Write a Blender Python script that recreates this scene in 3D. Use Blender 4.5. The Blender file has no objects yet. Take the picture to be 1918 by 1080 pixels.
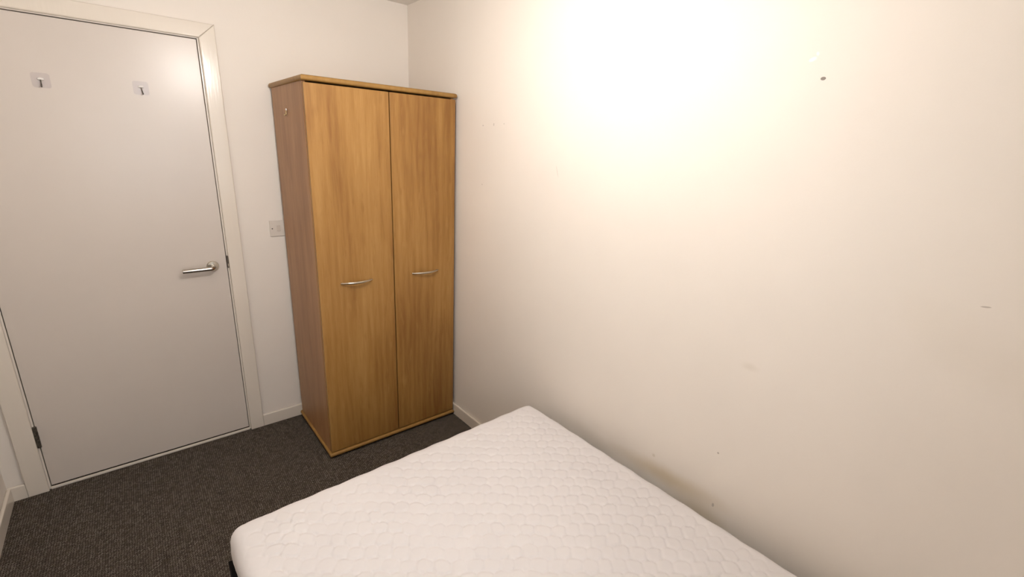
import bpy, bmesh, math, random
import numpy as np
from mathutils import Vector, Matrix

random.seed(4)
S = bpy.context.scene
C = S.collection
PI = math.pi

# ------------------------------------------------------------------ camera
cam_d = bpy.data.cameras.new('camera')
cam = bpy.data.objects.new('camera', cam_d)
C.objects.link(cam)
cam_d.sensor_width = 36.0
cam_d.lens = 867.467 / 1918 * 36.0
cam_d.clip_start = 0.02
_R = Vector((0.7700218, -0.63647279, 0.04437133))
_U = Vector((0.15119956, 0.24960507, 0.9564706))
_F = Vector((0.61984282, 0.72979428, -0.28843575))
cam.matrix_world = Matrix(((_R.x, _U.x, -_F.x, -1.40224),
                           (_R.y, _U.y, -_F.y, -2.67430),
                           (_R.z, _U.z, -_F.z, 1.58952),
                           (0, 0, 0, 1)))
S.camera = cam

# ------------------------------------------------------------------ world, window daylight, exposure
w = bpy.data.worlds.new('world')
S.world = w
w.use_nodes = True
bg = w.node_tree.nodes['Background']
bg.inputs['Color'].default_value = (0.83, 0.91, 1.0, 1)
bg.inputs['Strength'].default_value = 7.5

S.view_settings.view_transform = 'Standard'
S.view_settings.look = 'None'
S.view_settings.gamma = 1.0
S.view_settings.use_curve_mapping = False
S.view_settings.exposure = -0.55

BULB = Vector((-0.90, -1.55, 1.99))
BULB_POWER = 40.0
BULB_COLOR = (1.0, 0.945, 0.895)

# room: right wall x=0, door wall y=0, floor z=0
XL, YR, H = -1.9836, -3.35, 2.3345

# window opening in the rear wall, with a portal guiding the daylight through it
WX0, WX1, WZ0, WZ1 = -1.62, -0.52, 0.95, 2.05
pd = bpy.data.lights.new('window_daylight', 'AREA')
pd.shape = 'RECTANGLE'
pd.size, pd.size_y = WX1 - WX0, WZ1 - WZ0
pd.cycles.is_portal = True
po = bpy.data.objects.new('window_daylight', pd)
C.objects.link(po)
po.location = ((WX0 + WX1) / 2, YR - 0.13, (WZ0 + WZ1) / 2)
po.rotation_euler = (PI / 2, 0, 0)


# ------------------------------------------------------------------ helpers
def s2l(r, g, b):
    f = lambda c: (c / 255 / 12.92) if c / 255 <= 0.04045 else ((c / 255 + 0.055) / 1.055) ** 2.4
    return (f(r), f(g), f(b), 1)


def box(bm, x0, x1, y0, y1, z0, z1, bev=0.0, seg=2, edges=None):
    b = bmesh.new()
    v = [b.verts.new((x, y, z)) for x in (x0, x1) for y in (y0, y1) for z in (z0, z1)]
    for f in ((0, 1, 3, 2), (4, 6, 7, 5), (0, 4, 5, 1), (2, 3, 7, 6), (0, 2, 6, 4), (1, 5, 7, 3)):
        b.faces.new([v[i] for i in f])
    bmesh.ops.recalc_face_normals(b, faces=b.faces)
    if bev > 0:
        es = [e for e in b.edges if edges is None or edges(e)]
        bmesh.ops.bevel(b, geom=es, offset=bev, segments=seg, profile=0.5, affect='EDGES')
    me = bpy.data.meshes.new('tmp')
    b.to_mesh(me)
    b.free()
    bm.from_mesh(me)
    bpy.data.meshes.remove(me)
    return bm


def lathe(bm, prof, n=32, M=None):
    """profile of (r, z) revolved round local z, placed by matrix M"""
    rings = []
    for r, z in prof:
        ring = []
        for i in range(n):
            a = 2 * PI * i / n
            p = Vector((r * math.cos(a), r * math.sin(a), z))
            ring.append(bm.verts.new(M @ p if M else p))
        rings.append(ring)
    for a, b in zip(rings, rings[1:]):
        for i in range(n):
            j = (i + 1) % n
            bm.faces.new((a[i], a[j], b[j], b[i]))
    bm.faces.new(list(reversed(rings[0])))
    bm.faces.new(rings[-1])
    bmesh.ops.recalc_face_normals(bm, faces=bm.faces)
    return bm


def tube(bm, pts, rad, n=10, flat=None):
    """swept tube; rad may be a list; flat=(sx, sy) squashes the section"""
    pts = [Vector(p) for p in pts]
    rings = []
    up0 = Vector((0, 0, 1))
    for i, p in enumerate(pts):
        t = (pts[min(i + 1, len(pts) - 1)] - pts[max(i - 1, 0)]).normalized()
        up = up0 if abs(t.dot(up0)) < 0.95 else Vector((1, 0, 0))
        a = t.cross(up).normalized()
        b = a.cross(t).normalized()
        r = rad[i] if isinstance(rad, (list, tuple)) else rad
        sx, sy = flat if flat else (1, 1)
        rings.append([bm.verts.new(p + a * (r * sx * math.cos(2 * PI * k / n)) + b * (r * sy * math.sin(2 * PI * k / n)))
                      for k in range(n)])
    for a, b in zip(rings, rings[1:]):
        for k in range(n):
            j = (k + 1) % n
            bm.faces.new((a[k], a[j], b[j], b[k]))
    bm.faces.new(list(reversed(rings[0])))
    bm.faces.new(rings[-1])
    bmesh.ops.recalc_face_normals(bm, faces=bm.faces)
    return bm


def obj(name, bm, mat, parent=None, smooth=False, angle=None):
    me = bpy.data.meshes.new(name)
    bm.to_mesh(me)
    bm.free()
    me.materials.append(mat)
    if smooth:
        me.polygons.foreach_set('use_smooth', [True] * len(me.polygons))
        if angle:
            me.set_sharp_from_angle(angle=math.radians(angle))
    o = bpy.data.objects.new(name, me)
    C.objects.link(o)
    if smooth and angle:
        wn = o.modifiers.new('flat_faces', 'WEIGHTED_NORMAL')
        wn.keep_sharp = True
        wn.weight = 90
    if parent:
        o.parent = parent
    return o


def tag(o, label, cat, group=None, kind=None):
    o['label'] = label
    o['category'] = cat
    if group:
        o['group'] = group
    if kind:
        o['kind'] = kind
    return o


def thing(name, label, cat, loc=(0, 0, 0), rotz=0.0, group=None, kind=None):
    o = bpy.data.objects.new(name, None)
    C.objects.link(o)
    o.location = loc
    o.rotation_euler = (0, 0, rotz)
    o.empty_display_size = 0.1
    return tag(o, label, cat, group, kind)


# ------------------------------------------------------------------ materials
class NT:
    def __init__(self, name):
        self.m = bpy.data.materials.new(name)
        self.m.use_nodes = True
        self.t = self.m.node_tree
        self.n = self.t.nodes
        self.b = self.n['Principled BSDF']

    def add(self, typ, **kw):
        x = self.n.new(typ)
        for k, v in kw.items():
            if isinstance(k, str) and hasattr(x, k):
                setattr(x, k, v)
        return x

    def link(self, a, b):
        self.t.links.new(a, b)

    def inp(self, node, **kw):
        for k, v in kw.items():
            k = k.replace('_', ' ')
            if hasattr(v, 'is_output'):
                self.link(v, node.inputs[k])
            else:
                node.inputs[k].default_value = v
        return node

    def coord(self):
        return self.add('ShaderNodeTexCoord').outputs['Object']

    def mapping(self, vec, scale=(1, 1, 1), loc=(0, 0, 0), rot=(0, 0, 0)):
        m = self.add('ShaderNodeMapping')
        self.link(vec, m.inputs['Vector'])
        m.inputs['Scale'].default_value = scale
        m.inputs['Location'].default_value = loc
        m.inputs['Rotation'].default_value = rot
        return m.outputs['Vector']

    def noise(self, vec, scale, detail=4, rough=0.55, dist=0.0):
        n = self.add('ShaderNodeTexNoise')
        self.link(vec, n.inputs['Vector'])
        n.inputs['Scale'].default_value = scale
        n.inputs['Detail'].default_value = detail
        n.inputs['Roughness'].default_value = rough
        n.inputs['Distortion'].default_value = dist
        return n.outputs['Fac']

    def ramp(self, fac, stops):
        r = self.add('ShaderNodeValToRGB')
        self.link(fac, r.inputs['Fac'])
        e = r.color_ramp.elements
        while len(e) < len(stops):
            e.new(0.5)
        for x, (p, c) in zip(e, stops):
            x.position = p
            x.color = c if len(c) == 4 else (*c, 1)
        return r.outputs['Color']

    def maprange(self, v, a, b, c=0.0, d=1.0, smooth=False):
        m = self.add('ShaderNodeMapRange')
        if smooth:
            m.interpolation_type = 'SMOOTHSTEP'
        self.link(v, m.inputs['Value'])
        for k, x in zip(('From Min', 'From Max', 'To Min', 'To Max'), (a, b, c, d)):
            m.inputs[k].default_value = x
        return m.outputs['Result']

    def math(self, op, a, b=None):
        m = self.add('ShaderNodeMath')
        m.operation = op
        for i, v in enumerate((a, b)):
            if v is None:
                continue
            if hasattr(v, 'is_output'):
                self.link(v, m.inputs[i])
            else:
                m.inputs[i].default_value = v
        return m.outputs[0]

    def mix(self, fac, a, b, mode='MIX'):
        m = self.add('ShaderNodeMix')
        m.data_type = 'RGBA'
        m.blend_type = mode
        m.clamp_factor = True
        for i, v in ((0, fac), (6, a), (7, b)):
            if hasattr(v, 'is_output'):
                self.link(v, m.inputs[i])
            else:
                m.inputs[i].default_value = v
        return m.outputs[2]

    def bump(self, h, strength=0.3, dist=0.002):
        b = self.add('ShaderNodeBump')
        self.link(h, b.inputs['Height'])
        b.inputs['Strength'].default_value = strength
        b.inputs['Distance'].default_value = dist
        self.link(b.outputs['Normal'], self.b.inputs['Normal'])

    def base(self, c):
        if hasattr(c, 'is_output'):
            self.link(c, self.b.inputs['Base Color'])
        else:
            self.b.inputs['Base Color'].default_value = c

    def set(self, rough=0.5, spec=0.5, metal=0.0):
        self.b.inputs['Roughness'].default_value = rough
        self.b.inputs['Specular IOR Level'].default_value = spec
        self.b.inputs['Metallic'].default_value = metal
        return self


def paint(name, col, var=0.03, rough=0.55, spec=0.3, bump=0.06, marks=(), scale=90, brush=None):
    t = NT(name).set(rough, spec)
    co = t.coord()
    n = t.noise(co, 1.6, 4)
    dark = tuple(c * (1 - var) for c in col[:3]) + (1,)
    light = tuple(min(1, c * (1 + var * 0.6)) for c in col[:3]) + (1,)
    c = t.mix(t.maprange(n, 0.3, 0.7), dark, light)
    # marks: (point, (ry, rz), colour, strength, soft)
    warp = t.add('ShaderNodeTexNoise')
    t.link(co, warp.inputs['Vector'])
    warp.inputs['Scale'].default_value = 9
    warp.inputs['Detail'].default_value = 5
    for pt, rad, mc, st, soft in marks:
        amp = min(rad[0], rad[1]) * soft
        off = t.add('ShaderNodeVectorMath', operation='MULTIPLY_ADD')
        t.link(warp.outputs['Color'], off.inputs[0])
        off.inputs[1].default_value = (0, amp, amp)
        off.inputs[2].default_value = (-pt[0], -pt[1] - amp / 2, -pt[2] - amp / 2)
        ad = t.add('ShaderNodeVectorMath', operation='ADD')
        t.link(co, ad.inputs[0])
        t.link(off.outputs[0], ad.inputs[1])
        ro = t.add('ShaderNodeVectorRotate')
        ro.rotation_type = 'X_AXIS'
        t.link(ad.outputs[0], ro.inputs['Vector'])
        ro.inputs['Angle'].default_value = rad[2] if len(rad) > 2 else 0.0
        sc = t.add('ShaderNodeVectorMath', operation='MULTIPLY')
        t.link(ro.outputs[0], sc.inputs[0])
        sc.inputs[1].default_value = (0, 1 / rad[0], 1 / rad[1])
        ln = t.add('ShaderNodeVectorMath', operation='LENGTH')
        t.link(sc.outputs[0], ln.inputs[0])
        m = t.maprange(ln.outputs['Value'], 1.0, 0.0 if soft > 0.5 else 0.6, 0, st, True)
        c = t.mix(m, c, mc)
    t.base(c)
    if bump:
        v = t.mapping(co, (1, 1, brush)) if brush else co
        t.bump(t.noise(v, scale, 3), bump, 0.004)
    return t.m


def wood(name, light, mid, dark, seed=0.0, rough=0.42, spec=0.35):
    """oak print: soft broad tone bands, long fibres, thin cathedral lines, short flecks; grain along z"""
    t = NT(name).set(rough, spec)
    co = t.coord()
    big = t.noise(t.mapping(co, (1, 1, 0.16), (seed * 3.1, seed, seed * 0.37)), 6, 3, 0.5, 0.4)
    med = t.noise(t.mapping(co, (1, 1, 0.085), (seed, seed * 2.0, seed)), 34, 4, 0.6, 0.5)
    fin = t.noise(t.mapping(co, (1, 1, 0.04), (0, seed, 0)), 230, 3, 0.6)
    wv = t.add('ShaderNodeTexWave')
    wv.wave_type = 'BANDS'
    wv.bands_direction = 'X'
    t.link(t.mapping(co, (1, 1, 0.13), (seed * 1.3, 0, seed)), wv.inputs['Vector'])
    t.inp(wv, Scale=9.0, Distortion=11.0, Detail=3.0, Detail_Scale=0.8, Detail_Roughness=0.6)
    f = t.math('ADD', t.math('MULTIPLY', big, 0.47), t.math('MULTIPLY', med, 0.28))
    f = t.math('ADD', f, t.math('MULTIPLY', wv.outputs['Fac'], 0.05))
    f = t.math('ADD', f, t.math('MULTIPLY', fin, 0.16))
    col = t.ramp(f, [(0.36, dark), (0.505, mid), (0.68, light)])
    por = t.noise(t.mapping(co, (1, 1, 0.06), (seed, 0, 0)), 330, 2, 0.5)
    col = t.mix(t.maprange(por, 0.60, 0.74, 0, 0.30), col, dark)
    knot = t.noise(t.mapping(co, (1, 1, 0.30), (seed * 5, 2, seed)), 26, 2, 0.5)
    col = t.mix(t.maprange(knot, 0.66, 0.78, 0, 0.40), col, dark)
    pale = t.noise(t.mapping(co, (1, 1, 0.25), (seed * 2, 7, seed)), 30, 2, 0.5)
    col = t.mix(t.maprange(pale, 0.64, 0.78, 0, 0.40), col, light)
    t.base(col)
    t.bump(fin, 0.06, 0.001)
    return t.m


def plain(name, col, rough=0.5, metal=0.0, spec=0.5, var=0.06, scale=40, bump=0.0):
    t = NT(name).set(rough, spec, metal)
    n = t.noise(t.coord(), scale, 3)
    t.base(t.mix(t.maprange(n, 0.3, 0.7), tuple(c * (1 - var) for c in col[:3]) + (1,), col))
    if bump:
        t.bump(n, bump, 0.002)
    return t.m


def clear_plastic(name, tint, gloss=0.05, rough=0.2):
    t = NT(name)
    t.n.remove(t.b)
    n = t.noise(t.coord(), 60, 2)
    tr = t.add('ShaderNodeBsdfTransparent')
    t.link(t.mix(t.maprange(n, 0.3, 0.7), tint, tuple(min(1, c * 1.01) for c in tint[:3]) + (1,)), tr.inputs['Color'])
    gl = t.add('ShaderNodeBsdfGlossy')
    gl.inputs['Roughness'].default_value = rough
    mx = t.add('ShaderNodeMixShader')
    mx.inputs[0].default_value = gloss
    t.link(tr.outputs[0], mx.inputs[1])
    t.link(gl.outputs[0], mx.inputs[2])
    t.link(mx.outputs[0], t.n['Material Output'].inputs['Surface'])
    return t.m


WALL = (0.835, 0.772, 0.700, 1)
GRIME = (0.50, 0.42, 0.30, 1)
YELL = (0.60, 0.47, 0.27, 1)
GREY = (0.42, 0.36, 0.31, 1)
right_marks = [
    ((0, -1.96, 0.455), (0.30, 0.055, 0.06), YELL, 0.55, 0.9),
    ((0, -2.10, 0.40), (0.16, 0.06, 0.0), YELL, 0.40, 0.9),
    ((0, -1.62, 0.42), (0.35, 0.06, 0.0), GRIME, 0.20, 0.9),
    ((0, -2.164, 0.982), (0.035, 0.018), GRIME, 0.18, 0.9),
    ((0, -2.63, 1.20), (0.16, 0.12), GRIME, 0.09, 1.2),
    ((0, -2.52, 1.27), (0.10, 0.10), YELL, 0.05, 1.2),
    ((0, -1.896, 0.507), (0.010, 0.010), GRIME, 0.45, 0.9),
    ((0, -2.122, 0.651), (0.0042, 0.0042), GREY, 0.8, 0.4),
    ((0, -2.139, 0.453), (0.005, 0.009), GREY, 0.6, 0.4),
    ((0, -2.276, 0.353), (0.011, 0.011), GRIME, 0.4, 0.9),
    ((0, -2.606, 1.308), (0.010, 0.0022, 0.15), GREY, 0.7, 0.3),
    ((0, -0.751, 1.691), (0.006, 0.004), GREY, 0.5, 0.4),
    ((0, -0.836, 1.695), (0.005, 0.008), GREY, 0.5, 0.4),
    ((0, -0.913, 1.697), (0.004, 0.004), GREY, 0.5, 0.4),
    ((0, -0.755, 1.412), (0.006, 0.004), GREY, 0.4, 0.4),
    ((0, -1.277, 1.508), (0.0022, 0.030, 0.32), GREY, 0.35, 0.3),
    ((0, -2.158, 1.840), (0.011, 0.006, 0.4), (0.95, 0.94, 0.90, 1), 0.8, 0.4),
    ((0, -2.167, 1.852), (0.004, 0.006, 0.4), (0.95, 0.94, 0.90, 1), 0.7, 0.4),
]
M_wall_r = paint('wall_paint_marked', WALL, marks=right_marks)
M_wall = paint('wall_paint', WALL)
M_ceil = paint('ceiling_paint', (0.80, 0.76, 0.71, 1), bump=0.03)
M_gloss = paint('gloss_white_paint', (0.76, 0.70, 0.62, 1), var=0.03, rough=0.20, spec=0.5, bump=0.05, scale=60)
M_trim = paint('trim_gloss_paint', (0.78, 0.71, 0.62, 1), var=0.04, rough=0.19, spec=0.5, bump=0.12, scale=70, brush=0.05)
M_door = paint('door_satin_paint', (0.665, 0.600, 0.540, 1), var=0.035, rough=0.30, spec=0.5, bump=0.03, scale=70)
OAK_L, OAK_M, OAK_D = (0.425, 0.236, 0.075, 1), (0.338, 0.172, 0.046, 1), (0.235, 0.105, 0.025, 1)
M_oak_a = wood('oak_laminate_door', OAK_L, OAK_M, OAK_D, 0.3)
M_oak_b = wood('oak_laminate_door_second', OAK_L, OAK_M, OAK_D, 2.7)
M_oak_s = wood('oak_laminate_side', (0.47, 0.265, 0.125, 1), (0.39, 0.205, 0.09, 1), (0.30, 0.145, 0.06, 1), 5.1)
M_nose = wood('oak_edging', (0.37, 0.215, 0.062, 1), (0.32, 0.175, 0.047, 1), (0.25, 0.130, 0.034, 1), 1.4, 0.45)
M_dark = plain('carcass_shadow_board', (0.10, 0.06, 0.03, 1), 0.8)
M_nickel = plain('brushed_nickel', (0.55, 0.49, 0.40, 1), 0.28, 1.0, var=0.12, scale=120)
M_chrome = plain('polished_steel', (0.50, 0.46, 0.41, 1), 0.20, 1.0, var=0.05)
M_brass = plain('dull_brass', (0.50, 0.38, 0.20, 1), 0.35, 1.0, var=0.15, scale=90)
M_hinge = plain('tarnished_hinge_steel', (0.20, 0.18, 0.15, 1), 0.45, 0.9, var=0.5, scale=70)
M_plast = plain('white_switch_plastic', (0.70, 0.64, 0.57, 1), 0.35, var=0.02)
M_cap = plain('white_hook_plastic', (0.85, 0.82, 0.78, 1), 0.3, var=0.02)
M_screw = plain('screw_head', (0.12, 0.10, 0.08, 1), 0.5, 0.5)
M_pad = clear_plastic('clear_adhesive_pad', (0.958, 0.955, 0.967, 1), 0.015)
M_pad2 = clear_plastic('clear_hook_pad', (0.96, 0.94, 0.92, 1), 0.03)
M_black = plain('black_bed_fabric', (0.010, 0.009, 0.009, 1), 0.9, spec=0.1, var=0.4, scale=300, bump=0.3)
M_foot = plain('black_plastic_glide', (0.02, 0.02, 0.02, 1), 0.5)
M_pvc = plain('white_pvc', (0.82, 0.82, 0.81, 1), 0.3, var=0.02)


def carpet_mat():
    t = NT('charcoal_loop_carpet').set(0.95, 0.05)
    co = t.coord()
    wob = t.add('ShaderNodeTexNoise')
    t.link(co, wob.inputs['Vector'])
    wob.inputs['Scale'].default_value = 45
    wv = t.add('ShaderNodeVectorMath', operation='MULTIPLY_ADD')
    t.link(wob.outputs['Color'], wv.inputs[0])
    wv.inputs[1].default_value = (0.010, 0.010, 0)
    t.link(co, wv.inputs[2])
    rot = t.mapping(wv.outputs[0], (1, 1, 1), (0, 0, 0), (0, 0, math.radians(-33)))
    br = t.add('ShaderNodeTexBrick')
    br.offset = 0.5
    t.link(rot, br.inputs['Vector'])
    t.inp(br, Color1=(1, 1, 1, 1), Color2=(0.45, 0.45, 0.45, 1), Mortar=(0, 0, 0, 1), Scale=1.0,
          Mortar_Size=0.0022, Mortar_Smooth=1.0, Bias=0.0, Brick_Width=0.0098, Row_Height=0.0072)
    fib = t.noise(co, 420, 2, 0.6)
    blot = t.noise(co, 14, 4, 0.6)
    tone = t.math('ADD', t.math('MULTIPLY', br.outputs['Color'], 0.62), t.math('MULTIPLY', fib, 0.38))
    col = t.ramp(tone, [(0.18, (0.013, 0.0105, 0.0085)), (0.45, (0.098, 0.081, 0.068)), (0.82, (0.27, 0.232, 0.198))])
    hue = t.noise(co, 33, 3, 0.6)
    col = t.mix(t.maprange(hue, 0.45, 0.7, 0, 0.35), col, (0.095, 0.082, 0.055, 1))
    col = t.mix(t.maprange(blot, 0.40, 0.7, 0, 0.30), col, (0.080, 0.064, 0.054, 1))
    t.base(col)
    t.bump(tone, 0.8, 0.006)
    return t.m


def fabric_mat():
    t = NT('white_quilted_cotton').set(0.85, 0.12)
    co = t.coord()
    weave = t.noise(co, 900, 2, 0.5)
    big = t.noise(co, 3, 3)
    t.base(t.mix(t.maprange(big, 0.3, 0.7), (0.705, 0.675, 0.672, 1), (0.745, 0.715, 0.710, 1)))
    t.b.inputs['Sheen Weight'].default_value = 0.15
    t.bump(weave, 0.12, 0.001)
    return t.m


def bulb_mat():
    t = NT('warm_bulb_glow')
    t.n.remove(t.b)
    e = t.add('ShaderNodeEmission')
    e.inputs['Color'].default_value = (*BULB_COLOR, 1)
    e.inputs['Strength'].default_value = BULB_POWER / (4 * PI * 0.03 ** 2 * PI)
    t.link(e.outputs[0], t.n['Material Output'].inputs['Surface'])
    return t.m


def glass_mat():
    t = NT('window_glass')
    t.n.remove(t.b)
    tr = t.add('ShaderNodeBsdfTransparent')
    gl = t.add('ShaderNodeBsdfGlossy')
    gl.inputs['Roughness'].default_value = 0.02
    fr = t.add('ShaderNodeFresnel')
    mx = t.add('ShaderNodeMixShader')
    t.link(fr.outputs[0], mx.inputs[0])
    t.link(tr.outputs[0], mx.inputs[1])
    t.link(gl.outputs[0], mx.inputs[2])
    t.link(mx.outputs[0], t.n['Material Output'].inputs['Surface'])
    return t.m


# ------------------------------------------------------------------ room shell
T = 0.12
DXL, DXR, DTOP = -1.8488, -1.0405, 1.993      # door leaf
OXL, OXR, OTOP = -1.885, -1.004, 2.030        # structural opening in the wall

tag(obj('floor', box(bmesh.new(), XL - T, T, YR - T, T, -0.10, 0.0), carpet_mat()),
    'dark charcoal brown loop pile carpet covering the floor', 'carpet', kind='structure')
tag(obj('ceiling', box(bmesh.new(), XL - T, T, YR - T, T, H, H + 0.1), M_ceil),
    'plain off white ceiling above the wardrobe corner', 'ceiling', kind='structure')
tag(obj('wall_right', box(bmesh.new(), 0, T, YR - T, T, 0, H), M_wall_r),
    'long cream wall beside the bed with scuffs and yellow stains', 'wall', kind='structure')
tag(obj('wall_left', box(bmesh.new(), XL - T, XL, YR - T, T, 0, H), M_wall),
    'cream wall meeting the door wall at far left', 'wall', kind='structure')
bm = bmesh.new()
box(bm, XL, OXL, 0, T, 0, H)
box(bm, OXR, 0, 0, T, 0, H)
box(bm, OXL, OXR, 0, T, OTOP, H)
tag(obj('wall_back', bm, M_wall), 'cream wall holding the white door, behind the wardrobe', 'wall', kind='structure')
bm = bmesh.new()
box(bm, XL, WX0, YR - T, YR, 0, H)
box(bm, WX1, 0, YR - T, YR, 0, H)
box(bm, WX0, WX1, YR - T, YR, 0, WZ0)
box(bm, WX0, WX1, YR - T, YR, WZ1, H)
bm0 = box(bmesh.new(), OXL - 0.25, OXR + 0.25, T, T + 0.06, 0, OTOP + 0.2)  # unseen slab added to stop sky light leaking in under the door
tag(obj('door_light_blocker', bm0, M_dark), 'added dark slab blocking outside light behind the door', 'wall', kind='structure')
tag(obj('wall_rear', bm, M_wall), 'cream wall with the window, behind the bed head', 'wall', kind='structure')

# screw hole in the right wall: a dented plug with a dark core
hole = bmesh.new()
Mh = Matrix.Translation((0.0, -2.1916, 1.7927)) @ Matrix.Diagonal((1, 1, 0.68, 1)) @ Matrix.Rotation(-PI / 2, 4, 'Y')
lathe(hole, [(0.0060, -0.002), (0.0060, 0.0005), (0.0052, 0.0010), (0.0040, 0.0007), (0.0026, 0.0003)], 20, Mh)
ho = obj('screw_hole', hole, plain('grey_wall_plug', (0.27, 0.235, 0.205, 1), 0.7), bpy.data.objects['wall_right'], True)
ho['label'] = 'small grey plugged screw hole'

# window
win = thing('window_1', 'white framed window in the wall behind the bed head', 'window',
            ((WX0 + WX1) / 2, YR - 0.06, WZ0), kind='structure')
hw, hh = (WX1 - WX0) / 2, WZ1 - WZ0
fr = bmesh.new()
for a in ((-hw, -hw + 0.06, 0, hh), (hw - 0.06, hw, 0, hh), (-hw + 0.06, hw - 0.06, 0, 0.06),
          (-hw + 0.06, hw - 0.06, hh - 0.06, hh), (-0.03, 0.03, 0.06, hh - 0.06)):
    box(fr, a[0], a[1], -0.03, 0.03, a[2], a[3], 0.004)
obj('window_frame', fr, M_pvc, win)
gm = glass_mat()
for a, b in ((-hw + 0.06, -0.03), (0.03, hw - 0.06)):
    obj('pane', box(bmesh.new(), a, b, -0.004, 0.004, 0.06, hh - 0.06), gm, win)
obj('window_sill', box(bmesh.new(), -hw - 0.03, hw + 0.03, 0.03, 0.16, -0.03, -0.001, 0.006), M_trim, win)

# skirting boards
BH = 0.069
topedge = lambda e: all(v.co.z > 0.05 for v in e.verts)


def skirt(name, x0, x1, y0, y1, label):
    tag(obj(name, box(bmesh.new(), x0, x1, y0, y1, 0, BH, 0.006, 3, topedge), M_trim, None, True, 40),
        label, 'baseboard', kind='structure')


skirt('baseboard_right', -0.014, 0, YR, 0, 'low cream baseboard running between wardrobe and bed')
skirt('baseboard_back', -0.965, -0.014, -0.014, 0, 'short white baseboard between door frame and wardrobe')
skirt('baseboard_left', XL, XL + 0.014, YR, -0.014, 'cream baseboard of the left wall at the picture edge')
skirt('baseboard_corner', XL, -1.9255, -0.014, 0, 'tiny white baseboard between door frame and left corner')
skirt('baseboard_rear', XL + 0.014, -0.014, YR, YR + 0.014, 'white baseboard under the window behind the bed')

# door frame: lining, stops and architraves
trim = thing('trim_1', 'glossy cream painted frame around the flat white door', 'door frame', (-1.4447, 0, 0), kind='structure')
X = lambda x: x + 1.4447
lin = bmesh.new()
box(lin, X(OXL), X(DXL - 0.0026), 0, T, 0, OTOP, 0.002)
box(lin, X(DXR + 0.0026), X(OXR), 0, T, 0, OTOP, 0.002)
box(lin, X(DXL - 0.0026), X(DXR + 0.0026), 0, T, DTOP + 0.003, OTOP, 0.002)
obj('lining', lin, M_gloss, trim)
stp = bmesh.new()
box(stp, X(DXL - 0.0026), X(DXL + 0.012), 0.047, 0.085, 0, DTOP + 0.003)
box(stp, X(DXR - 0.012), X(DXR + 0.0026), 0.047, 0.085, 0, DTOP + 0.003)
box(stp, X(DXL + 0.012), X(DXR - 0.012), 0.047, 0.085, DTOP - 0.012, DTOP + 0.003)
obj('door_stop', stp, M_gloss, trim)
AXL, AXR, ATOP = -1.9254, -0.9655, 2.0618
fe = lambda e: all(v.co.y < -0.01 for v in e.verts)
AIL, AIR, AIT = DXL - 0.0085, DXR + 0.0090, DTOP + 0.0070


def architrave(x0, x1, z0, z1, miter):
    """board with mitred top, softly rounded front arrises"""
    b = bmesh.new()
    pts = miter
    f0 = [b.verts.new((X(x), -0.018, z)) for x, z in pts]
    f1 = [b.verts.new((X(x), 0.0, z)) for x, z in pts]
    n = len(pts)
    b.faces.new(f0)
    b.faces.new(list(reversed(f1)))
    for i in range(n):
        j = (i + 1) % n
        b.faces.new((f0[i], f1[i], f1[j], f0[j]))
    bmesh.ops.recalc_face_normals(b, faces=b.faces)
    es = [e for e in b.edges if fe(e)]
    bmesh.ops.bevel(b, geom=es, offset=0.005, segments=3, profile=0.5, affect='EDGES')
    return obj('architrave', b, M_trim, trim, True, 35)


architrave(0, 0, 0, 0, [(AXL, 0), (AIL, 0), (AIL, AIT), (AXL, ATOP)])
architrave(0, 0, 0, 0, [(AIR, 0), (AXR, 0), (AXR, ATOP), (AIR, AIT)])
architrave(0, 0, 0, 0, [(AIL, AIT), (AIR, AIT), (AXR, ATOP), (AXL, ATOP)])
# strike plate let into the lining edge
sp = bmesh.new()
box(sp, X(-1.0390), X(-1.0322), -0.010, 0.03, 0.947, 1.008, 0.0008)
so = obj('strike_plate', sp, M_screw, trim)
so['label'] = 'dark metal strike plate in the door frame'
obj('latch_lip', box(bmesh.new(), X(-1.0372), X(-1.0326), -0.0115, -0.006, 0.953, 0.968, 0.0008), M_nickel, so)
# threshold strip under the door
tag(obj('trim_2', box(bmesh.new(), DXL - 0.003, DXR + 0.003, -0.007, 0.003, 0.0, 0.0115, 0.002), M_gloss),
    'thin white threshold strip under the door', 'threshold', kind='structure')

# door leaf with hinges and lever handle
door = tag(obj('door_1', box(bmesh.new(), 0, DXR - DXL, 0, 0.044, 0, DTOP - 0.017, 0.002), M_door),
           'flat white painted door with brushed lever handle', 'door', kind='structure')
door.location = (DXL, 0.001, 0.017)
for z in (0.275, 1.02, 1.76):
    h = bmesh.new()
    zz = z - 0.017
    for k in range(5):
        z0 = zz - 0.053 + k * 0.0212
        Mk = Matrix.Translation((-0.002, -0.006, z0))
        lathe(h, [(0.0064, 0.0008), (0.0080, 0.0022), (0.0080, 0.0190), (0.0064, 0.0204)], 14, Mk)
    box(h, -0.0022, -0.0006, -0.003, 0.030, zz - 0.053, zz + 0.053, 0.0004)
    hg = obj('hinge', h, M_hinge, door, True, 40)
    hg['label'] = 'tarnished steel butt hinge'
HX, HZ = -1.1015 - DXL, 0.961 - 0.017
rose = bmesh.new()
Mr = Matrix.Translation((HX, 0, HZ)) @ Matrix.Rotation(PI / 2, 4, 'X')
lathe(rose, [(0.0262, 0.0), (0.0262, 0.006), (0.0245, 0.0085), (0.0150, 0.0092), (0.0120, 0.0095)], 40, Mr)
ro = obj('handle_rose', rose, M_nickel, door, True, 35)
ro['label'] = 'round brushed nickel rose'
lev = bmesh.new()
pts = [(HX, -0.008, HZ), (HX, -0.030, HZ)]
for k in range(7):
    a = k / 6 * PI / 2
    pts.append((HX - 0.014 * (1 - math.cos(a)), -0.036 - 0.014 * math.sin(a), HZ - 0.001 * k / 6))
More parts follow.
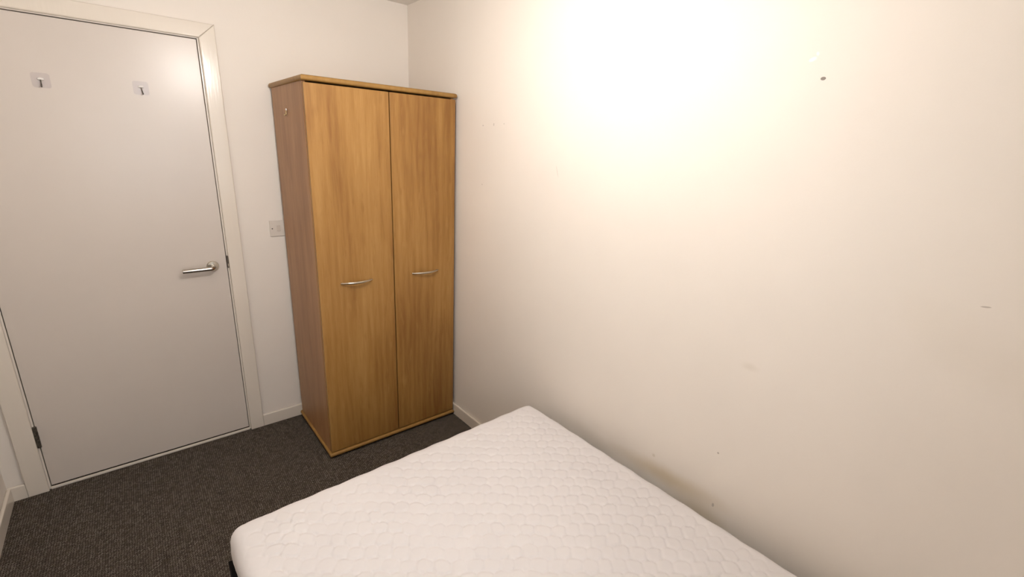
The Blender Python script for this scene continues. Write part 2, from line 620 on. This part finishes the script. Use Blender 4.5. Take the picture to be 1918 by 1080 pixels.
pts += [(HX - 0.05, -0.051, HZ - 0.001), (HX - 0.09, -0.051, HZ - 0.001), (HX - 0.128, -0.050, HZ - 0.001), (HX - 0.130, -0.050, HZ - 0.001)]
tube(lev, pts, [0.0102] * (len(pts) - 1) + [0.0088], 20)
lo = obj('handle_lever', lev, M_chrome, door, True, 50)
lo['label'] = 'straight round bar lever'

# ------------------------------------------------------------------ wardrobe
WX_0, WX_1, WYF, WYB, WH = -0.768, -0.0155, -0.5436, -0.021, 1.843
wr = thing('wardrobe', 'tall two door oak effect wardrobe standing in the room corner', 'wardrobe',
           ((WX_0 + WX_1) / 2, (WYF + WYB) / 2, 0), -0.0035)
cw, cd = (WX_1 - WX_0) / 2, (WYB - WYF) / 2
BT = 0.022                                     # nosed boards
ZB = 0.010                                     # base board lifted on glides


def nosed(z0, z1):
    b = bmesh.new()
    # the back edge stays square; the other three edges get a full half round
    sel = lambda e: (abs(e.verts[0].co.z - e.verts[1].co.z) < 1e-6) and not all(v.co.y > cd - 1e-4 for v in e.verts)
    box(b, -cw, cw, -cd, cd, z0, z1, (z1 - z0) * 0.46, 5, sel)
    return b


obj('top_board', nosed(WH - BT, WH), M_nose, wr, True, 50)['label'] = 'half round edged top board'
obj('base_board', nosed(ZB, ZB + BT), M_nose, wr, True, 50)['label'] = 'half round edged base board'
ov = 0.0095                                    # overhang of the boards
dt = 0.017                                     # door thickness
bx0, bx1 = -cw + ov, cw - 0.004
by0 = -cd + 0.0085 + dt + 0.0045
z0, z1 = ZB + BT, WH - BT
obj('side_panel', box(bmesh.new(), bx0, bx0 + 0.016, by0, cd - 0.008, z0, z1, 0.0008), M_oak_s, wr)
obj('side_panel', box(bmesh.new(), bx1 - 0.016, bx1, by0, cd - 0.008, z0, z1, 0.0008), M_oak_s, wr)
obj('back_panel', box(bmesh.new(), bx0 + 0.016, bx1 - 0.016, cd - 0.016, cd - 0.010, z0, z1), M_dark, wr)
obj('inner_shelf', box(bmesh.new(), bx0 + 0.016, bx1 - 0.016, by0 + 0.01, cd - 0.016, z1 - 0.30, z1 - 0.284), M_oak_s, wr)
dy0 = -cd + 0.0085
split = -0.3815 - (WX_0 + WX_1) / 2
for k, (a, b, m) in enumerate(((bx0 + 0.001, split - 0.0026, M_oak_a), (split + 0.0026, bx1 - 0.001, M_oak_b))):
    dm = box(bmesh.new(), a, b, dy0, dy0 + dt, z0 + 0.005, z1 - 0.007, 0.0012)
    d = obj('door', dm, m, wr)
    # bow handle with two feet
    hc = ((-0.5795, -0.2035)[k]) - (WX_0 + WX_1) / 2
    hz = 0.938
    hb = bmesh.new()
    L = 0.078
    N = 22
    P, Rd = [], []
    for i in range(N + 1):
        s = -1 + 2 * i / N
        P.append((hc + s * L, dy0 - 0.004 - 0.024 * (1 - s * s), hz))
        Rd.append(0.0032 + 0.0028 * (1 - s * s))
    tube(hb, P, Rd, 12, (0.75, 1.0))
    for s in (-1, 1):
        tube(hb, [(hc + s * (L - 0.010), dy0 + 0.0005, hz), (hc + s * (L - 0.010), dy0 - 0.011, hz)], 0.0036, 10)
    hn = obj('handle', hb, M_nickel, d, True, 50)
    hn['label'] = 'curved brushed metal bow handle'
for sx in (-1, 1):
    for y in (-cd + 0.05, cd - 0.05):
        obj('glide', lathe(bmesh.new(), [(0.018, 0.0), (0.020, 0.004), (0.020, ZB)], 18,
                           Matrix.Translation((sx * (cw - 0.05), y, 0))), M_foot, wr, True, 40)

# ------------------------------------------------------------------ bed
BROT = 0.010
MX0, MX1, MYF, MLEN = -1.299, -0.079, -1.292, 1.90
MZ0, MZ1 = 0.300, 0.476
bcx, bcy = (MX0 + MX1) / 2, MYF - MLEN / 2
base = thing('bed_frame', 'black fabric covered bed frame under the white mattress', 'bed frame', (bcx, bcy, 0), BROT)
bw, bl = (MX1 - MX0) / 2 + 0.010, MLEN / 2 + 0.012
RT, RZ = 0.016, MZ0 + 0.036
obj('base_body', box(bmesh.new(), -bw + RT, bw - RT, 0.002, bl - RT, 0.035, MZ0 - 0.001, 0.004, 2), M_black, base, True, 40)
obj('base_body', box(bmesh.new(), -bw + RT, bw - RT, -bl + RT, -0.002, 0.035, MZ0 - 0.001, 0.004, 2), M_black, base, True, 40)
for sx in (-1, 1):
    a, b = sorted((sx * bw, sx * (bw - RT)))
    obj('side_rail', box(bmesh.new(), a, b, -bl, bl, 0.035, RZ, 0.004, 3), M_black, base, True, 40)
    a, b = sorted((sx * bl, sx * (bl - RT + 0.003)))
    obj('end_rail', box(bmesh.new(), -bw + RT, bw - RT, a, b, 0.035, RZ, 0.004, 3), M_black, base, True, 40)
for sx in (-1, 1):
    for y in (-bl + 0.1, -0.1, 0.1, bl - 0.1):
        obj('foot', lathe(bmesh.new(), [(0.022, 0), (0.025, 0.004), (0.025, 0.012), (0.014, 0.016), (0.014, 0.037)], 18,
                          Matrix.Translation((sx * (bw - 0.07), y, 0))), M_foot, base, True, 40)


def mattress_mesh():
    hx, hy, hz = (MX1 - MX0) / 2, MLEN / 2, (MZ1 - MZ0) / 2
    step = 0.0046
    r = 0.037
    verts, faces, index = [], [], {}

    def lin(h, st):
        n = max(2, int(round(2 * h / st)))
        return np.linspace(-h, h, n + 1)
    xs, ys, zs = lin(hx, step), lin(hy, step), lin(hz, 0.012)

    def patch(A, B, f):
        na, nb = len(A), len(B)
        ids = np.empty((na, nb), int)
        for i in range(na):
            for j in range(nb):
                p = f(A[i], B[j])
                k = (round(p[0], 5), round(p[1], 5), round(p[2], 5))
                q = index.get(k)
                if q is None:
                    q = index[k] = len(verts)
                    verts.append(p)
                ids[i, j] = q
        for i in range(na - 1):
            for j in range(nb - 1):
                faces.append((ids[i, j], ids[i + 1, j], ids[i + 1, j + 1], ids[i, j + 1]))
    patch(xs, ys, lambda a, b: (a, b, hz))
    patch(xs[::-1], zs, lambda a, b: (a, hy, b))
    patch(xs, zs, lambda a, b: (a, -hy, b))
    patch(ys, zs, lambda a, b: (hx, a, b))
    patch(ys[::-1], zs, lambda a, b: (-hx, a, b))
    # underside, coarse and separate
    V = np.array(verts)
    core = np.array([hx - r, hy - r, hz - r])
    c = np.clip(V, -core, core)
    d = V - c
    ln = np.linalg.norm(d, axis=1)
    nrm = d / np.maximum(ln, 1e-9)[:, None]
    rim = ln > 1e-9
    # rounded box; box corner distance varies so project on the radius
    P = c + nrm * r
    # bulging side walls and slightly sagging plan outline towards the corners
    side = 1 - np.abs(nrm[:, 2])
    x, y, z = P.T
    edge = np.minimum(hx - np.abs(V[:, 0]), hy - np.abs(V[:, 1]))
    # quilting: rounded cells in offset rows set diagonally on the cover
    th = math.radians(-38)
    wx = x + 0.004 * np.sin(17 * y + 3 * x) + 0.003 * np.sin(41 * x + 23 * y) + 0.0016 * np.sin(97 * y - 61 * x)
    wy = y + 0.004 * np.sin(19 * x - 5 * y) + 0.003 * np.sin(37 * y - 29 * x) + 0.0016 * np.sin(89 * x + 71 * y)
    a = wx * math.cos(th) + wy * math.sin(th)
    b = -wx * math.sin(th) + wy * math.cos(th)
    ca, cb = 0.0455, 0.0430
    row = np.floor(b / cb)
    rnd = np.modf(np.abs(np.sin(row * 12.9898) * 43758.5453))[0]
    a2 = a + (row % 2) * ca / 2 + (rnd - 0.5) * 0.006
    col = np.floor(a2 / ca)
    fa = np.abs(a2 / ca - col - 0.5) * ca
    fb = np.abs(b / cb - row - 0.5) * cb
    rc = 0.016
    qa, qb = fa - (ca / 2 - rc), fb - (cb / 2 - rc)
    sd = np.hypot(np.maximum(qa, 0), np.maximum(qb, 0)) + np.minimum(np.maximum(qa, qb), 0) - rc
    inner = np.clip(-sd / (ca / 2), 0, 1)
    puff = 1 - np.exp(-inner * 15.0)
    cell = np.modf(np.abs(np.sin(row * 78.233 + col * 37.719) * 9631.17))[0]
    top = np.clip((nrm[:, 2] - 0.55) / 0.35, 0, 1)
    fade = np.clip((edge - 0.028) / 0.05, 0, 1)
    h = 0.0046 * (puff - 0.6) * (0.75 + 0.5 * cell) * (0.18 + 0.82 * fade) * top
    # soft larger unevenness and tension folds near the rim
    h += 0.0022 * np.sin(6.1 * x + 1.3) * np.sin(5.3 * y + 0.4) * top
    rimf = np.exp(-np.clip(edge, 0, 1) / 0.05)
    h += 0.0011 * rimf * (np.sin(58 * x + 2 * np.sin(9 * y)) * (hy - np.abs(y) < 0.1) + np.sin(52 * y + 2 * np.sin(11 * x)) * (hx - np.abs(x) < 0.1))
    sidew = np.clip(1 - np.abs(nrm[:, 2]) * 1.3, 0, 1)
    h += sidew * (0.004 * np.cos(z / hz * PI / 2) + 0.0016 * np.sin(31 * (x + y) + 25 * z))
    P = P + nrm * h[:, None]
    # top dips a little towards the rim, as a soft sprung mattress does
    P[:, 2] -= 0.003 * rimf * top
    # lower half tucks in above the rails
    tuck = np.clip((0.25 * hz - P[:, 2]) / (0.9 * hz), 0, 1)
    tuck = 0.011 * tuck * tuck * (3 - 2 * tuck)
    P[:, 0] -= np.sign(P[:, 0]) * tuck * (np.abs(P[:, 0]) > hx - 0.05)
    P[:, 1] -= np.sign(P[:, 1]) * tuck * (np.abs(P[:, 1]) > hy - 0.05)
    P[:, 2] += hz
    faces_t = [tuple(int(i) for i in f) for f in faces if len(set(f)) == 4]
    me = bpy.data.meshes.new('mattress_cover')
    me.from_pydata(P.tolist(), [], faces_t)
    bmm = bmesh.new()
    bmm.from_mesh(me)
    bpy.data.meshes.remove(me)
    bmesh.ops.holes_fill(bmm, edges=[e for e in bmm.edges if e.is_boundary], sides=0)
    bmesh.ops.recalc_face_normals(bmm, faces=bmm.faces)
    return bmm


mt = tag(obj('mattress', mattress_mesh(), fabric_mat(), None, True, 60),
         'white quilted mattress along the cream wall, on the black frame', 'mattress')
mt.location = (bcx, bcy, MZ0)
mt.rotation_euler = (0, 0, BROT)

# ------------------------------------------------------------------ pendant lamp (just above the picture)
pl = thing('pendant_lamp', 'bare warm bulb hanging on a short white cord from the ceiling', 'lamp', (BULB.x, BULB.y, H))
obj('ceiling_rose', lathe(bmesh.new(), [(0.040, 0.0), (0.040, -0.012), (0.026, -0.028), (0.008, -0.034)], 32), M_cap, pl, True, 40)
zb = BULB.z - H
obj('cord', tube(bmesh.new(), [(0, 0, -0.03), (0, 0, zb + 0.115)], 0.0032, 10), M_cap, pl, True, 40)
obj('lamp_holder', lathe(bmesh.new(), [(0.006, zb + 0.120), (0.014, zb + 0.112), (0.017, zb + 0.070), (0.021, zb + 0.064), (0.021, zb + 0.052)], 28),
    M_cap, pl, True, 40)
bprof = [(0.0125, 0.052), (0.014, 0.040), (0.021, 0.026), (0.0285, 0.010), (0.030, 0.0), (0.0275, -0.012), (0.021, -0.0215), (0.011, -0.028), (0.003, -0.030)]
obj('bulb', lathe(bmesh.new(), [(r, z + zb) for r, z in bprof], 28), bulb_mat(), pl, True)

# ------------------------------------------------------------------ light switch beside the wardrobe
sw = thing('light_switch', 'white square switch plate on the wall, partly behind the wardrobe', 'switch', (-0.7837, 0, 1.130))
obj('plate', box(bmesh.new(), -0.042, 0.042, -0.0085, 0, -0.042, 0.042, 0.003, 3), M_plast, sw, True, 40)
rk = bmesh.new()
box(rk, -0.0085, 0.0085, -0.0115, -0.008, -0.0155, 0.0155, 0.0012)
obj('rocker', rk, plain('switch_rocker', (0.64, 0.57, 0.50, 1), 0.35), sw)
for sx in (-0.0303, 0.0335):
    obj('screw', lathe(bmesh.new(), [(0.0034, 0.0080), (0.0034, 0.0088), (0.0020, 0.0092)], 14,
                       Matrix.Translation((sx, 0, 0)) @ Matrix.Rotation(PI / 2, 4, 'X')), M_screw, sw)


# ------------------------------------------------------------------ adhesive hooks on the door
def rounded_plate(w, h, t, r, n=6):
    """thin rounded square in the xz plane, front towards -y"""
    b = bmesh.new()
    ring = []
    for cx, cz, a0 in ((w / 2 - r, h / 2 - r, 0), (-w / 2 + r, h / 2 - r, 90), (-w / 2 + r, -h / 2 + r, 180), (w / 2 - r, -h / 2 + r, 270)):
        for k in range(n + 1):
            a = math.radians(a0 + 90 * k / n)
            ring.append((cx + r * math.cos(a), cz + r * math.sin(a)))
    f = [b.verts.new((x, -t, z)) for x, z in ring]
    k = [b.verts.new((x, 0, z)) for x, z in ring]
    b.faces.new(f)
    b.faces.new(list(reversed(k)))
    for i in range(len(ring)):
        j = (i + 1) % len(ring)
        b.faces.new((f[i], k[i], k[j], f[j]))
    bmesh.ops.recalc_face_normals(b, faces=b.faces)
    return b


for (x, z, lean, lab) in ((-1.574, 1.762, 0.02, 'clear square adhesive hook on the door, further from the lever handle'),
                          (-1.267, 1.767, -0.12, 'clear square adhesive hook on the door, nearer the lever handle')):
    hk = thing('adhesive_hook', lab, 'hook', (x, 0.0006, z), group='clear adhesive hooks on the door')
    obj('pad', rounded_plate(0.054, 0.054, 0.0016, 0.009), M_pad, hk)
    cp = bmesh.new()
    P, Rr = [], []
    for i in range(13):
        s = -1 + i / 6
        P.append((s * 0.0095, -0.004, 0.006 - 0.0035 * s * s))
        Rr.append(0.0012 + 0.0036 * math.sqrt(max(0, 1 - s * s)))
    tube(cp, P, Rr, 12)
    obj('hook_cap', cp, M_cap, hk, True)
    pn = bmesh.new()
    dx = lean * -0.03
    tube(pn, [(0, -0.004, 0.006), (dx * 0.4, -0.0055, -0.004), (dx * 0.8, -0.008, -0.014), (dx, -0.012, -0.021), (dx, -0.018, -0.024), (dx, -0.023, -0.021)],
         [0.0018, 0.0019, 0.0021, 0.0023, 0.0024, 0.0024], 10)
    obj('hook_pin', pn, M_hinge, hk, True)

# small clear hook stuck on the wardrobe side
sh = thing('side_hook', 'tiny clear and brass adhesive hook stuck high on the wardrobe side', 'hook', (-0.7597, -0.272, 1.708), -PI / 2)
obj('pad', rounded_plate(0.022, 0.052, 0.0016, 0.010), M_pad2, sh)
bk = bmesh.new()
tube(bk, [(0, -0.003, 0.006), (0, -0.004, -0.004), (0, -0.005, -0.014), (0, -0.008, -0.019), (0, -0.012, -0.018), (0, -0.013, -0.013)], 0.0026, 10)
obj('hook_pin', bk, M_brass, sh, True)
cp = bmesh.new()
lathe(cp, [(0.0050, 0.0012), (0.0048, 0.0040), (0.0030, 0.0055)], 16, Matrix.Translation((0, 0, 0.007)) @ Matrix.Rotation(PI / 2, 4, 'X'))
obj('hook_cap', cp, M_cap, sh, True)
